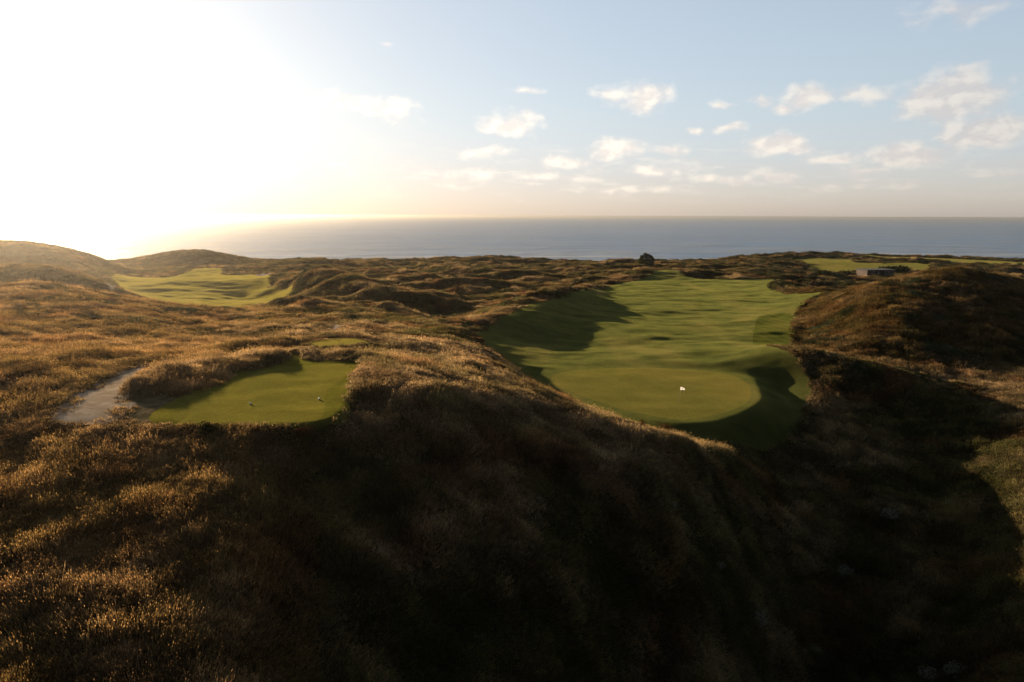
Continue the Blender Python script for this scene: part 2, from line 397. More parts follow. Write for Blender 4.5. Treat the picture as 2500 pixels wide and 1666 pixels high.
def ridge(x, y, q, hgt, wid):
    best = np.full(x.shape, 1e9)
    for (ax, ay), (bx, by) in zip(q[:-1], q[1:]):
        ex, ey = bx - ax, by - ay
        t = np.clip(((x - ax) * ex + (y - ay) * ey) / (ex * ex + ey * ey), 0, 1)
        best = np.minimum(best, (x - ax - t * ex) ** 2 + (y - ay - t * ey) ** 2)
    return hgt * np.exp(-best / (2 * wid * wid))


RIDGES = [
    (pline([(345, 935, -14), (420, 915, -14), (500, 895, -14), (580, 880, -14), (650, 868, -14)]), 0.95, 2.0),
    (pline([(760, 858, -14.3), (820, 862, -14.3), (862, 868, -14.3)]), 0.9, 1.6),
    (pline([(690, 848, -15), (760, 822, -15.5), (850, 812, -15.5), (940, 822, -15.5)]), 0.3, 2.0),
    (pline([(600, 848, -15.2), (660, 836, -15.2)]), 0.8, 2.5),
    (pline([(1235, 775, -22), (1330, 732, -22.5), (1420, 700, -22.5)]), 2.0, 6.0),
    (pline([(1160, 790, -21), (1260, 742, -22), (1360, 710, -22)]), 1.6, 9.0),
    (pline([(690, 742, -23.8), (740, 738, -23.5), (800, 748, -22)]), 1.4, 4.0),
    (pline([(668, 690, -26.5), (700, 675, -24), (732, 662, -21), (760, 651, -18), (800, 661, -19.2), (870, 680, -19.8), (960, 706, -21.5), (1040, 724, -23.5)]), 0.8, 4.5),
    (pline([(960, 665, -26), (1060, 690, -26), (1160, 700, -26)]), 3.2, 9.0),
    (pline([(1060, 655, -27), (1180, 668, -27), (1290, 680, -27)]), 3.2, 9.0),
    (pline([(1905, 857, -22.6), (1990, 880, -23.4)]), 0.6, 5.0),
    (pline([(1985, 879, -23.4), (2100, 903, -23.9), (2230, 930, -24.6)]), 1.3, 4.5),
    (pline([(638, 693, -26.8), (668, 687, -25.8), (705, 674, -24.0)]), 1.1, 4.5),
    (pline([(1590, 868, -24.6), (1640, 864, -24.6), (1740, 858, -24.4)]), 0.5, 3.0),
    (pline([(1610, 903, -24.7), (1680, 905, -24.7), (1750, 908, -24.6)]), 0.45, 2.0),
    (pline([(1600, 672, -24), (1650, 668, -23.6)]), 1.6, 8.0),
]

NA, NB = 1150, 1050
A0, A1 = -1.08, 1.08
B0, B1 = math.log(9.0), math.log(800.0)
av = np.linspace(A0, A1, NA); bv = np.linspace(B0, B1, NB)
ca = np.linspace(A0, A1, 260); cb = np.linspace(B0, B1, 300)
CA, CB = np.meshgrid(ca, cb)
base_c = rbf_eval(CA, CB)


def bicubic_up(src, n0, n1):
    def up(m, n):
        k = m.shape[0]
        t = np.linspace(0, k - 1, n); i = np.clip(t.astype(int), 0, k - 2); f = (t - i)[:, None]
        g = lambda j: m[np.clip(j, 0, k - 1)]
        p0, p1, p2, p3 = g(i - 1), g(i), g(i + 1), g(i + 2)
        return 0.5 * (2 * p1 + (p2 - p0) * f + (2 * p0 - 5 * p1 + 4 * p2 - p3) * f ** 2 + (3 * p1 - p0 - 3 * p2 + p3) * f ** 3)
    return up(up(src, n0).T, n1).T


AA, BB = np.meshgrid(av, bv)
GY = np.exp(BB); GX = AA * GY
GZ = bicubic_up(base_c, NB, NA)
SD = {}
for nm, pg in dict(fairway=FAIRWAY, green=GREEN, striped=STRIPED, lfair=LFAIR, tee=TEE_ALL, teein=TEE_IN, backtee=BACKTEE, dirt=DIRT, path=PATH, path2=PATH2, b1=BUNK1, b2=BUNK2, rf=RFAIR, rf2=RFAIR2).items():
    SD[nm] = sdist(pg, GX, GY)
mown = np.max([SD[k] for k in ('fairway', 'lfair', 'tee', 'backtee', 'rf', 'rf2')], axis=0)
sandd = np.max([SD[k] for k in ('dirt', 'path', 'path2', 'b1', 'b2')], axis=0)
smoothd = np.maximum(mown, sandd)
soft = sstep(smoothd, -2.0, 1.0)                       # 1 on mown / sand ground
for q, h_, w_ in RIDGES:
    GZ = GZ + ridge(GX, GY, q, h_, w_) * (1 - 0.8 * sstep(np.max([SD['tee'], SD['path'], SD['dirt']], axis=0), -0.6, 0.6))
# level the tee and the back tee
tz = -14.35 + 0.10 * fbm(GX / 9, GY / 5, 2, 40)
GZ = GZ + (tz - GZ) * sstep(SD['tee'], -0.8, 1.0) * 0.95
GZ = GZ + (-15.35 - GZ) * sstep(SD['backtee'], -0.8, 0.8) * 0.9
gz = -24.85 + 0.12 * fbm(GX / 14, GY / 9, 2, 41)
GZ = GZ + (gz - GZ) * sstep(SD['green'], -6.0, -0.8) * 0.95
# lumps: small everywhere rough, large in the dune field
near_f = sstep(GY, 40, 120)
lump = (0.22 + 0.16 * near_f) * fbm(GX / 7, GY / 7, 4, 5) + (0.12 + 0.42 * near_f) * fbm(GX / 19, GY / 19, 3, 9)
rid = 1 - np.abs(fbm(GX / 46 + 0.25 * fbm(GX / 30, GY / 30, 2, 21), GY / 34, 3, 13))
dune = sstep(GY, 120, 190) * (1 - sstep(GY, 470, 560))
right = sstep(AA, 0.36, 0.46) * sstep(GY, 60, 110) * (1 - sstep(GY, 200, 240))
dune = dune * (1 - 0.85 * right) * (1 - 0.88 * sstep(-AA, 0.31, 0.38))
lump_soft = 1 - 0.55 * sstep(-AA, 0.30, 0.38) * sstep(GY, 130, 160)
lump = lump * (1 - 0.35 * right) + dune * (3.5 * (rid - 0.62)) + dune * 0.5 * fbm(GX / 9, GY / 9, 3, 33)
fair_und = (0.42 * fbm(GX / 26 + 3, GY / 13, 3, 17) + 0.14 * fbm(GX / 8, GY / 5, 2, 18)) * sstep(np.maximum(SD['fairway'], SD['lfair']), 0, 5) * (1 - sstep(SD['green'], -6, 0))
fair_und = fair_und * (1 + 0.45 * sstep(SD['lfair'], 0, 6))
GZ = GZ + lump * lump_soft * (1 - soft) + fair_und
GZ = GZ - 0.24 * np.clip(GY / 50, 0.9, 9) ** 0.38 * (1 - sstep(smoothd, -1.6, 0.2))   # room for the grass itself
GZ = GZ - 0.12 * sstep(sandd, -0.2, 0.5) - 0.25 * sstep(np.maximum(SD['b1'], SD['b2']), 0, 2)
GZ = GZ + CAM_Z
SEA = 0.0


def ground(x, y):
    """height of the finished terrain (bilinear on the grid)"""
    x = np.asarray(x, float); y = np.asarray(y, float)
    fa = np.clip((x / y - A0) / (A1 - A0) * (NA - 1), 0, NA - 1.001)
    fb_ = np.clip((np.log(y) - B0) / (B1 - B0) * (NB - 1), 0, NB - 1.001)
    i = fb_.astype(int); j = fa.astype(int); s = fb_ - i; t = fa - j
    return (GZ[i, j] * (1 - s) * (1 - t) + GZ[i + 1, j] * s * (1 - t) + GZ[i, j + 1] * (1 - s) * t + GZ[i + 1, j + 1] * s * t)


def grid_at(G, x, y):
    fa = np.clip((x / y - A0) / (A1 - A0) * (NA - 1), 0, NA - 1)
    fb_ = np.clip((np.log(y) - B0) / (B1 - B0) * (NB - 1), 0, NB - 1)
    return G[np.rint(fb_).astype(int), np.rint(fa).astype(int)]


def hit(u, v, ymin=15.0):
    """first point of the terrain along a line of sight"""
    d = pix_ray(u, v)
    ys = np.exp(np.linspace(math.log(ymin), B1 - 0.01, 6000))
    xs = ys * d[0] / d[1]; zs = CAM_Z + ys * d[2] / d[1]
    g = ground(xs, ys)
    k = np.argmax(g >= zs)
    return float(xs[k]), float(ys[k]), float(g[k])

# ------------------------------------------------------------------ materials
def new_mat(name):
    mt = bpy.data.materials.new(name)
    mt.use_nodes = True
    return mt, NT(mt.node_tree)


def mat_simple(name, col, rough=0.6, noise_scale=0, var=0.25, spec=0.3, bump=0.0):
    mt, n = new_mat(name)
    c = (*col, 1)
    tcn = n.n('ShaderNodeTexCoord')
    b = n.n('ShaderNodeBsdfPrincipled', {'Roughness': rough, 'Specular IOR Level': spec})
    if noise_scale:
        f = n.noise(tcn.outputs['Object'], noise_scale, 5, 0.6)
        c1 = tuple(x * (1 - var) for x in col) + (1,)
        c2 = tuple(min(1, x * (1 + var)) for x in col) + (1,)
        n.set(b, 'Base Color', n.mix(f, c1, c2))
        if bump:
            bp = n.n('ShaderNodeBump', {'Height': f, 'Strength': bump, 'Distance': 0.02})
            n.set(b, 'Normal', bp.outputs[0])
    else:
        n.set(b, 'Base Color', c)
    n.n('ShaderNodeOutputMaterial', {'Surface': b.outputs[0]})
    return mt


def mat_turf(name, c_lo, c_hi, c_dry, sheen=0.6, stripe=None, dry_lo=0.5, dry_hi=0.75):
    mt, n = new_mat(name)
    geo = n.n('ShaderNodeNewGeometry')
    pos = geo.outputs['Position']
    f1 = n.noise(n.vmath('MULTIPLY', pos, (1, 1, 0.2)), 0.22, 6, 0.62, 0.3)
    f2 = n.noise(pos, 2.6, 5, 0.7)
    f3 = n.noise(n.vmath('MULTIPLY', pos, (1.0, 0.35, 1)), 0.07, 4, 0.55, 0.6)
    c = n.mix(n.smooth(f1, 0.3, 0.7), (*c_lo, 1), (*c_hi, 1))
    c = n.mix(n.math('MULTIPLY', n.smooth(f3, dry_lo, dry_hi), 0.8), c, (*c_dry, 1))
    c = n.mix(n.math('MULTIPLY', n.smooth(f2, 0.35, 0.7), 0.35), c, n.mix(1.0, c, (0.6, 0.62, 0.6, 1), 'MULTIPLY'))
    if stripe:
        wv = n.math('SINE', n.math('MULTIPLY', n.vmath('DOT_PRODUCT', pos, stripe), 1.0))
        c = n.mix(n.math('MULTIPLY', n.smooth(wv, -0.4, 0.4), 0.4), c, n.mix(1.0, c, (0.6, 0.66, 0.6, 1), 'MULTIPLY'))
    fine = n.noise(pos, 9.0, 4, 0.8)
    bp = n.n('ShaderNodeBump', {'Height': fine, 'Strength': 0.55, 'Distance': 0.12})
    bp2 = n.n('ShaderNodeBump', {'Height': f2, 'Strength': 0.35, 'Distance': 0.2, 'Normal': bp.outputs[0]})
    df = n.n('ShaderNodeBsdfDiffuse', {'Color': c, 'Normal': bp2.outputs[0]})
    sh = n.n('ShaderNodeBsdfSheen', {'Color': n.mix(1.0, c, (6.0, 5.4, 3.6, 1), 'MULTIPLY'), 'Roughness': 0.55, 'Normal': bp2.outputs[0]})
    mx = n.n('ShaderNodeMixShader', {'Fac': sheen})
    n.set(mx, 1, df.outputs[0]); n.set(mx, 2, sh.outputs[0])
    n.n('ShaderNodeOutputMaterial', {'Surface': mx.outputs[0]})
    return mt


def mat_ground():
    mt, n = new_mat('rough_soil')
    pos = n.n('ShaderNodeNewGeometry').outputs['Position']
    f1 = n.noise(pos, 0.12, 6, 0.6, 0.4)
    f2 = n.noise(pos, 1.7, 6, 0.7)
    f3 = n.noise(pos, 0.02, 3, 0.5)
    c = n.mix(n.smooth(f1, 0.35, 0.65), (0.030, 0.024, 0.009, 1), (0.060, 0.040, 0.016, 1))
    c = n.mix(n.smooth(f3, 0.45, 0.6), c, (0.035, 0.034, 0.012, 1))
    c = n.mix(n.smooth(f2, 0.35, 0.7), n.mix(1.0, c, (0.5, 0.5, 0.5, 1), 'MULTIPLY'), c)
    bp = n.n('ShaderNodeBump', {'Height': f2, 'Strength': 0.9, 'Distance': 0.35})
    df = n.n('ShaderNodeBsdfDiffuse', {'Color': c, 'Normal': bp.outputs[0]})
    n.n('ShaderNodeOutputMaterial', {'Surface': df.outputs[0]})
    return mt


def mat_sand(name, a, b):
    mt, n = new_mat(name)
    pos = n.n('ShaderNodeNewGeometry').outputs['Position']
    f1 = n.noise(pos, 0.9, 6, 0.65, 0.5)
    f2 = n.noise(n.vmath('MULTIPLY', pos, (1.0, 2.4, 1.0)), 2.2, 5, 0.7)
    c = n.mix(n.smooth(f1, 0.35, 0.7), (*a, 1), (*b, 1))
    c = n.mix(n.smooth(f2, 0.62, 0.75), c, (0.07, 0.055, 0.03, 1))
    bp = n.n('ShaderNodeBump', {'Height': f2, 'Strength': 0.8, 'Distance': 0.15})
    df = n.n('ShaderNodeBsdfDiffuse', {'Color': c, 'Normal': bp.outputs[0]})
    n.n('ShaderNodeOutputMaterial', {'Surface': df.outputs[0]})
    return mt


def mat_sea():
    mt, n = new_mat('sea_water')
    pos = n.n('ShaderNodeNewGeometry').outputs['Position']
    sp = n.n('ShaderNodeSeparateXYZ', {0: pos})
    s1 = n.noise(n.vmath('MULTIPLY', pos, (0.35, 1.0, 1)), 0.035, 6, 0.62, 0.4)
    s2 = n.noise(n.vmath('MULTIPLY', pos, (0.5, 1.0, 1)), 0.30, 5, 0.65, 0.2)
    s3 = n.noise(n.vmath('MULTIPLY', pos, (0.12, 1.0, 1)), 0.0035, 5, 0.6, 0.5)
    s4 = n.noise(n.vmath('MULTIPLY', pos, (0.8, 1.3, 1)), 0.009, 6, 0.68, 0.3)
    h = n.math('ADD', n.math('MULTIPLY', s1, 5.0), n.math('MULTIPLY', s4, 14.0))
    bp = n.n('ShaderNodeBump', {'Height': h, 'Strength': 0.9, 'Distance': 1.0})
    c = n.mix(n.smooth(s3, 0.3, 0.7), (0.035, 0.115, 0.240, 1), (0.080, 0.170, 0.320, 1))
    c = n.mix(n.math('MULTIPLY', n.smooth(s4, 0.38, 0.66), 0.75), c, (0.16, 0.185, 0.21, 1))
    # broken surf near the beach
    dist = n.math('SUBTRACT', sp.outputs[1], 640.0)
    band = n.math('SUBTRACT', 1.0, n.smooth(dist, 100, 800))
    fo = n.noise(n.vmath('MULTIPLY', pos, (0.10, 1.0, 1)), 0.05, 6, 0.6, 0.6)
    foam = n.math('MULTIPLY', n.math('MULTIPLY', band, n.smooth(fo, 0.49, 0.60)), 0.75)
    c = n.mix(foam, c, (0.62, 0.62, 0.60, 1))
    b = n.n('ShaderNodeBsdfPrincipled', {'Base Color': c, 'Roughness': n.math('MULTIPLY_ADD', foam, 0.4, 0.32), 'IOR': 1.33, 'Normal': bp.outputs[0]})
    n.n('ShaderNodeOutputMaterial', {'Surface': b.outputs[0]})
    return mt


def mat_blade(name, trans=0.5, tip=(1.0, 1.0, 1.0), use_tint=True, col=(0.1, 0.08, 0.03)):
    """thin leaf: part of the light passes through, so backlit grass shines"""
    mt, n = new_mat(name)
    if use_tint:
        at = n.n('ShaderNodeAttribute', attribute_type='INSTANCER', attribute_name='tint')
        sh = n.n('ShaderNodeAttribute', attribute_type='GEOMETRY', attribute_name='shade')
        base = n.vmath('SCALE', at.outputs['Color'], sh.outputs['Fac'])
    else:
        tcn = n.n('ShaderNodeTexCoord')
        f = n.noise(tcn.outputs['Object'], 2.3, 3, 0.6)
        base = n.mix(f, tuple(x * 0.6 for x in col) + (1,), tuple(x * 1.4 for x in col) + (1,))
    c = n.mix(1.0, base, (*tip, 1), 'MULTIPLY')
    df = n.n('ShaderNodeBsdfDiffuse', {'Color': c})
    tr = n.n('ShaderNodeBsdfTranslucent', {'Color': n.mix(1.0, c, (1.3, 1.15, 0.85, 1), 'MULTIPLY')})
    mx = n.n('ShaderNodeMixShader', {'Fac': trans})
    n.set(mx, 1, df.outputs[0]); n.set(mx, 2, tr.outputs[0])
    n.n('ShaderNodeOutputMaterial', {'Surface': mx.outputs[0]})
    return mt


M_GROUND = mat_ground()
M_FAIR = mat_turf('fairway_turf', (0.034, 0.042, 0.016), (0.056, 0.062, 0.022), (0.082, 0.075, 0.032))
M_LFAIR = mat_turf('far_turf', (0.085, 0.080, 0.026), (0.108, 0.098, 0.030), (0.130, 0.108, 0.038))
M_GREEN = mat_turf('green_turf', (0.062, 0.064, 0.020), (0.080, 0.078, 0.024), (0.100, 0.086, 0.030), sheen=0.5)
M_TEE = mat_turf('tee_turf', (0.070, 0.070, 0.018), (0.095, 0.090, 0.022), (0.120, 0.102, 0.032))
M_APRON = mat_turf('apron_turf', (0.050, 0.054, 0.012), (0.085, 0.084, 0.018), (0.110, 0.092, 0.024))
M_FARF = mat_turf('heath_turf', (0.045, 0.048, 0.018), (0.062, 0.062, 0.022), (0.085, 0.072, 0.028), sheen=0.4)
M_STRIPE = mat_turf('striped_turf', (0.034, 0.045, 0.012), (0.054, 0.063, 0.016), (0.070, 0.070, 0.022), sheen=0.4, stripe=(2.2, 0.5, 0))
M_SAND = mat_sand('path_sand', (0.40, 0.30, 0.205), (0.58, 0.46, 0.34))
M_DIRT = mat_sand('worn_soil', (0.085, 0.072, 0.034), (0.20, 0.155, 0.095))
M_BUNK = mat_sand('bunker_sand', (0.45, 0.40, 0.33), (0.55, 0.48, 0.40))
M_SEA = mat_sea()
M_BLADE = mat_blade('grass_blade', 0.55)
M_SEED = mat_blade('grass_seed_head', 0.55, (2.0, 1.75, 1.45))
M_SCRUB = mat_blade('scrub_leaf', 0.35, (0.75, 0.85, 0.8))

# ------------------------------------------------------------------ the ground as sheets cut along the mown edges
cls = np.zeros(GX.shape, np.int8)
NAMES = ['dune_ground', 'fairway', 'putting_green', 'rough_cut_fairway', 'sea_fairway', 'worn_turf', 'tee_apron', 'tee_lawn', 'back_tee_lawn', 'sand_path', 'trodden_path', 'bunker_sand', 'far_bunker_sand', 'hut_fairway', 'coast_fairway']
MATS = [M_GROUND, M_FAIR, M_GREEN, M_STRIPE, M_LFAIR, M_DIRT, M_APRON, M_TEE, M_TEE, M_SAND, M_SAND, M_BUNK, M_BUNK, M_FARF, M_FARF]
jit = 0.16 * fbm(GX / 1.5, GY / 1.5, 3, 50) * np.clip(GY / 60, 0.7, 4)
for k, key in enumerate(['fairway', 'green', 'striped', 'lfair', 'dirt', 'tee', 'teein', 'backtee', 'path', 'path2', 'b1', 'b2', 'rf', 'rf2']):
    e = 0.1 if key in ('green', 'teein', 'striped') else 1.0
    if key in ('path', 'dirt'):
        e = 5.0
    cls[SD[key] + jit * e > 0] = k + 1
fc = cls[:-1, :-1]
idx = np.arange(NB * NA).reshape(NB, NA)
quads = np.stack([idx[:-1, :-1], idx[:-1, 1:], idx[1:, 1:], idx[1:, :-1]], -1)
VV = np.stack([GX, GY, GZ], -1).reshape(-1, 3)


def mesh_np(name, verts, faces_flat, nper, mat, smooth=True):
    me = bpy.data.meshes.new(name)
    me.vertices.add(len(verts)); me.vertices.foreach_set('co', np.ascontiguousarray(verts, np.float32).ravel())
    nf = len(faces_flat) // nper
    me.loops.add(len(faces_flat)); me.loops.foreach_set('vertex_index', np.ascontiguousarray(faces_flat, np.int32))
    me.polygons.add(nf)
    me.polygons.foreach_set('loop_start', np.arange(0, nf * nper, nper, dtype=np.int32))
    me.polygons.foreach_set('loop_total', np.full(nf, nper, np.int32))
    if smooth:
        me.polygons.foreach_set('use_smooth', np.ones(nf, bool))
    me.materials.append(mat)
    me.update(); me.validate()
    return me


for k, nm in enumerate(NAMES):
    q = quads[fc == k]
    if len(q) == 0:
        continue
    ids, inv = np.unique(q.ravel(), return_inverse=True)
    me = mesh_np(nm, VV[ids], inv.astype(np.int32), 4, MATS[k])
    o = bpy.data.objects.new(nm, me); COL.objects.link(o)
    tag(o, kind='structure')

bm = bmesh.new()
S = 60000.0
vs = [bm.verts.new(p) for p in ((-S, 5, SEA), (S, 5, SEA), (S, S, SEA), (-S, S, SEA))]
bm.faces.new(vs)
me = bpy.data.meshes.new('sea'); bm.to_mesh(me); bm.free(); me.materials.append(M_SEA)
o = bpy.data.objects.new('sea', me); COL.objects.link(o); tag(o, kind='structure')

# ------------------------------------------------------------------ grass: tuft shapes, then one object of scattered tufts
def tuft_mesh(name, nbl, h, spread, width, bend, mats, seed, seeds=0.0, clumps=26, leafy=0):
    """a patch of ground some 1.6 m across with many uneven little clumps of blades"""
    rg = random.Random(seed)
    V = []; F = []; MI = []; SH = []
    cl = []
    for k in range(clumps):
        a = rg.uniform(0, 2 * math.pi); r0 = spread * math.sqrt(rg.random())
        cl.append((r0 * math.cos(a), r0 * math.sin(a), rg.uniform(0.45, 1.15) * (1.0 - 0.35 * (r0 / spread) ** 2), rg.uniform(0.05, 0.16), rg.uniform(0, 6.28)))
    for i in range(nbl):
        if rg.random() < 0.8:
            cx, cy, hk, cr, wa = rg.choice(cl)
        else:
            a = rg.uniform(0, 6.28); r0 = spread * math.sqrt(rg.random())
            cx, cy, hk, cr, wa = r0 * math.cos(a), r0 * math.sin(a), rg.uniform(0.3, 0.8), 0.05, a
        a = rg.uniform(0, 6.28); rr = cr * math.sqrt(rg.random())
        x, y = cx + rr * math.cos(a), cy + rr * math.sin(a)
        la = a + rg.uniform(-0.8, 0.8) if rg.random() < 0.6 else wa + rg.uniform(-0.6, 0.6)
        ln = rg.uniform(0.1, 1.0) * bend
        hh = h * hk * rg.uniform(0.6, 1.1); wd = width * rg.uniform(0.7, 1.3)
        pa = rg.uniform(0, math.pi); wx, wy = math.cos(pa) * wd, math.sin(pa) * wd
        dx, dy = math.cos(la) * ln * hh, math.sin(la) * ln * hh
        s = len(V)
        V += [(x - wx, y - wy, -0.10), (x + wx, y + wy, -0.10),
              (x + dx * 0.35 - wx * 0.8, y + dy * 0.35 - wy * 0.8, hh * 0.55), (x + dx * 0.35 + wx * 0.8, y + dy * 0.35 + wy * 0.8, hh * 0.55),
              (x + dx, y + dy, hh * (1 - 0.25 * ln))]
        F += [(s, s + 1, s + 3, s + 2), (s + 2, s + 3, s + 4)]; MI += [0, 0]
        sh = math.exp(rg.gauss(-0.05, 0.42)); SH += [sh, sh]
        if rg.random() < seeds:
            tx, ty, tz = x + dx, y + dy, hh * (1 - 0.25 * ln)
            s = len(V); k = rg.uniform(0.7, 1.4)
            a2 = rg.uniform(0, math.pi); ux, uy = math.cos(a2) * 0.013 * k, math.sin(a2) * 0.013 * k
            V += [(tx, ty, tz - 0.04 * k), (tx + ux, ty + uy, tz), (tx + dx * 0.08, ty + dy * 0.08, tz + 0.05 * k), (tx - ux, ty - uy, tz)]
            F += [(s, s + 1, s + 2, s + 3)]; MI += [1]; SH += [rg.uniform(0.7, 1.3)]
    for i in range(leafy):
        cx, cy, hk, cr, wa = rg.choice(cl)
        ct = rg.uniform(-0.1, 1); ph = rg.uniform(0, 6.28); rr = rg.uniform(0.5, 1.0) * cr * 1.6
        st = math.sqrt(max(0, 1 - ct * ct))
        c = Vector((cx + st * math.cos(ph) * rr, cy + st * math.sin(ph) * rr, h * hk * (0.3 + 0.7 * max(ct, 0))))
        n = Vector((rg.gauss(0, 1), rg.gauss(0, 1), rg.gauss(0, 1))).normalized()
        t = n.orthogonal().normalized(); b = n.cross(t)
        l = 0.035 * rg.uniform(0.7, 1.4); wd = l * 0.5
        s = len(V)
        V += [tuple(c - t * l), tuple(c + b * wd), tuple(c + t * l), tuple(c - b * wd)]
        F += [(s, s + 1, s + 2, s + 3)]; MI += [0]; SH += [rg.uniform(0.5, 1.4)]
    me = bpy.data.meshes.new(name)
    me.from_pydata(V, [], F)
    for mm in mats: me.materials.append(mm)
    me.polygons.foreach_set('material_index', np.array(MI, np.int32))
    at = me.attributes.new('shade', 'FLOAT', 'FACE'); at.data.foreach_set('value', np.array(SH, np.float32))
    me.update()
    return me


PROTO = bpy.data.collections.new('tuft_shapes')
specs = [
    ('a_tuft', dict(nbl=190, h=0.44, spread=0.80, width=0.015, bend=0.75)),
    ('b_tuft', dict(nbl=180, h=0.52, spread=0.80, width=0.014, bend=0.60, seeds=0.12)),
    ('c_tuft', dict(nbl=200, h=0.36, spread=0.85, width=0.015, bend=1.0)),
    ('d_stalks', dict(nbl=130, h=0.66, spread=0.80, width=0.009, bend=0.35, seeds=0.6, clumps=40)),
    ('e_scrub', dict(nbl=80, h=0.46, spread=0.75, width=0.010, bend=0.5, leafy=420, clumps=16)),
    ('f_scrub', dict(nbl=70, h=0.36, spread=0.80, width=0.010, bend=0.6, leafy=420, clumps=22)),
]
for i, (nm, kw) in enumerate(specs):
    mats = [M_SCRUB if 'scrub' in nm else M_BLADE, M_SEED]
    o = bpy.data.objects.new(nm, tuft_mesh(nm, mats=mats, seed=100 + i, **kw))
    PROTO.objects.link(o)


def scatter(name, pts, tint, scl, rot, kind_i, label=None):
    me = bpy.data.meshes.new(name)
    me.vertices.add(len(pts)); me.vertices.foreach_set('co', pts.astype(np.float32).ravel())
    at = me.attributes.new('tint', 'FLOAT_COLOR', 'POINT'); at.data.foreach_set('color', np.c_[tint, np.ones(len(pts))].astype(np.float32).ravel())
    at = me.attributes.new('scl', 'FLOAT_VECTOR', 'POINT'); at.data.foreach_set('vector', scl.astype(np.float32).ravel())
    at = me.attributes.new('rot', 'FLOAT_VECTOR', 'POINT'); at.data.foreach_set('vector', rot.astype(np.float32).ravel())
    at = me.attributes.new('sort', 'INT', 'POINT'); at.data.foreach_set('value', kind_i.astype(np.int32))
    o = bpy.data.objects.new(name, me); COL.objects.link(o)
    ng = bpy.data.node_groups.new(name, 'GeometryNodeTree')
    ng.interface.new_socket('Geometry', in_out='INPUT', socket_type='NodeSocketGeometry')
    ng.interface.new_socket('Geometry', in_out='OUTPUT', socket_type='NodeSocketGeometry')
    N = ng.nodes; L = ng.links
    gi = N.new('NodeGroupInput'); go = N.new('NodeGroupOutput')
    ci = N.new('GeometryNodeCollectionInfo'); ci.inputs['Collection'].default_value = PROTO
    ci.inputs['Separate Children'].default_value = True; ci.inputs['Reset Children'].default_value = True
    ip = N.new('GeometryNodeInstanceOnPoints'); ip.inputs['Pick Instance'].default_value = True
    def attr(nm_, ty):
        a = N.new('GeometryNodeInputNamedAttribute'); a.data_type = ty; a.inputs['Name'].default_value = nm_
        return a.outputs['Attribute']
    L.new(gi.outputs[0], ip.inputs['Points']); L.new(ci.outputs[0], ip.inputs['Instance'])
    L.new(attr('sort', 'INT'), ip.inputs['Instance Index'])
    L.new(attr('rot', 'FLOAT_VECTOR'), ip.inputs['Rotation'])
    L.new(attr('scl', 'FLOAT_VECTOR'), ip.inputs['Scale'])
    L.new(ip.outputs[0], go.inputs[0])
    md = o.modifiers.new('scatter', 'NODES'); md.node_group = ng
    return o


def scatter_points(dens_fn, y0, y1, aw=0.86):
    """random points with a density (per square metre) that falls with distance"""
    out = []
    edges = np.exp(np.linspace(math.log(y0), math.log(y1), 60))
    for ya, yb in zip(edges[:-1], edges[1:]):
        area = aw * (yb * yb - ya * ya)
        n = int(area * dens_fn(0.5 * (ya + yb)))
        y = np.sqrt(RNG.random(n) * (yb * yb - ya * ya) + ya * ya)
        x = (RNG.random(n) * 2 - 1) * aw * y
        out.append(np.c_[x, y])
    return np.concatenate(out)


def dens(y):
    return min(6.5, max(0.40, 6.5 * (50.0 / y) ** 1.15))


xy = scatter_points(dens, 17, 560)
X, Y = xy[:, 0], xy[:, 1]
sm = grid_at(np.maximum(mown, sandd), X, Y) + 0.25 * fbm(X / 1.3, Y / 1.3, 2, 60)
zz = ground(X, Y)
sand_s = grid_at(sandd, X, Y)
keep = ((sm < -0.10) | ((sand_s > -0.1) & (sand_s < 0.9) & (RNG.random(len(X)) < 0.22) & (grid_at(SD['tee'], X, Y) < -0.3))) & (zz > SEA + 0.8)
X, Y, zz, sm = X[keep], Y[keep], zz[keep], sm[keep]
n = len(X)
aa = X / Y
DR = np.array([0.250, 0.190, 0.120])       # dry straw
RU = np.array([0.150, 0.080, 0.045])       # rusty brown
OL = np.array([0.082, 0.078, 0.036])       # olive
GG = np.array([0.062, 0.074, 0.048])       # grey green scrub
DK = np.array([0.034, 0.036, 0.014])       # dark bush
t1 = sstep(np.where(Y < 80, fbm(X / 8, Y / 8, 4, 71), fbm(X / 17, Y / 17, 4, 70)), -0.35, 0.45)
t2 = sstep(fbm(X / 8 + 9, Y / 8, 4, 77), 0.0, 0.6)
t3 = sstep(fbm(X / 30, Y / 30 + 4, 3, 79), -0.1, 0.5)
col = OL + (DR - OL) * t1[:, None]
col = col + (RU - col) * (t2 * 0.8)[:, None]
t4 = sstep(fbm(X / 11 + 31, Y / 11, 4, 83), 0.05, 0.5)
col = col + (np.array([0.052, 0.058, 0.024]) - col) * (t4 * 0.65)[:, None]
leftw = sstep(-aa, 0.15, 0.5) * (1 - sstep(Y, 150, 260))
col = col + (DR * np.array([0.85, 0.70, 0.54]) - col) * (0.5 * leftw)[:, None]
palew = ridge(X, Y, pline([(880, 905, -13.2), (960, 905, -13.6), (1050, 905, -14.4), (1180, 925, -15.6), (1300, 965, -17.0), (1420, 1005, -18.6), (1560, 1045, -20)]), 1.0, 7.0)  # pale straw on the ridge crest, its sunlit band strengthened in the tint
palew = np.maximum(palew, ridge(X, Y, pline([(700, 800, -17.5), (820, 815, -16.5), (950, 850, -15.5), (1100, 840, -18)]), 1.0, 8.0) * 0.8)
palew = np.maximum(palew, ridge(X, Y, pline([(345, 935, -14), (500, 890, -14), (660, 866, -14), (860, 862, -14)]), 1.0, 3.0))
col = col + (np.array([0.29, 0.225, 0.155]) - col) * (0.62 * palew * (0.55 + 0.45 * t1))[:, None]
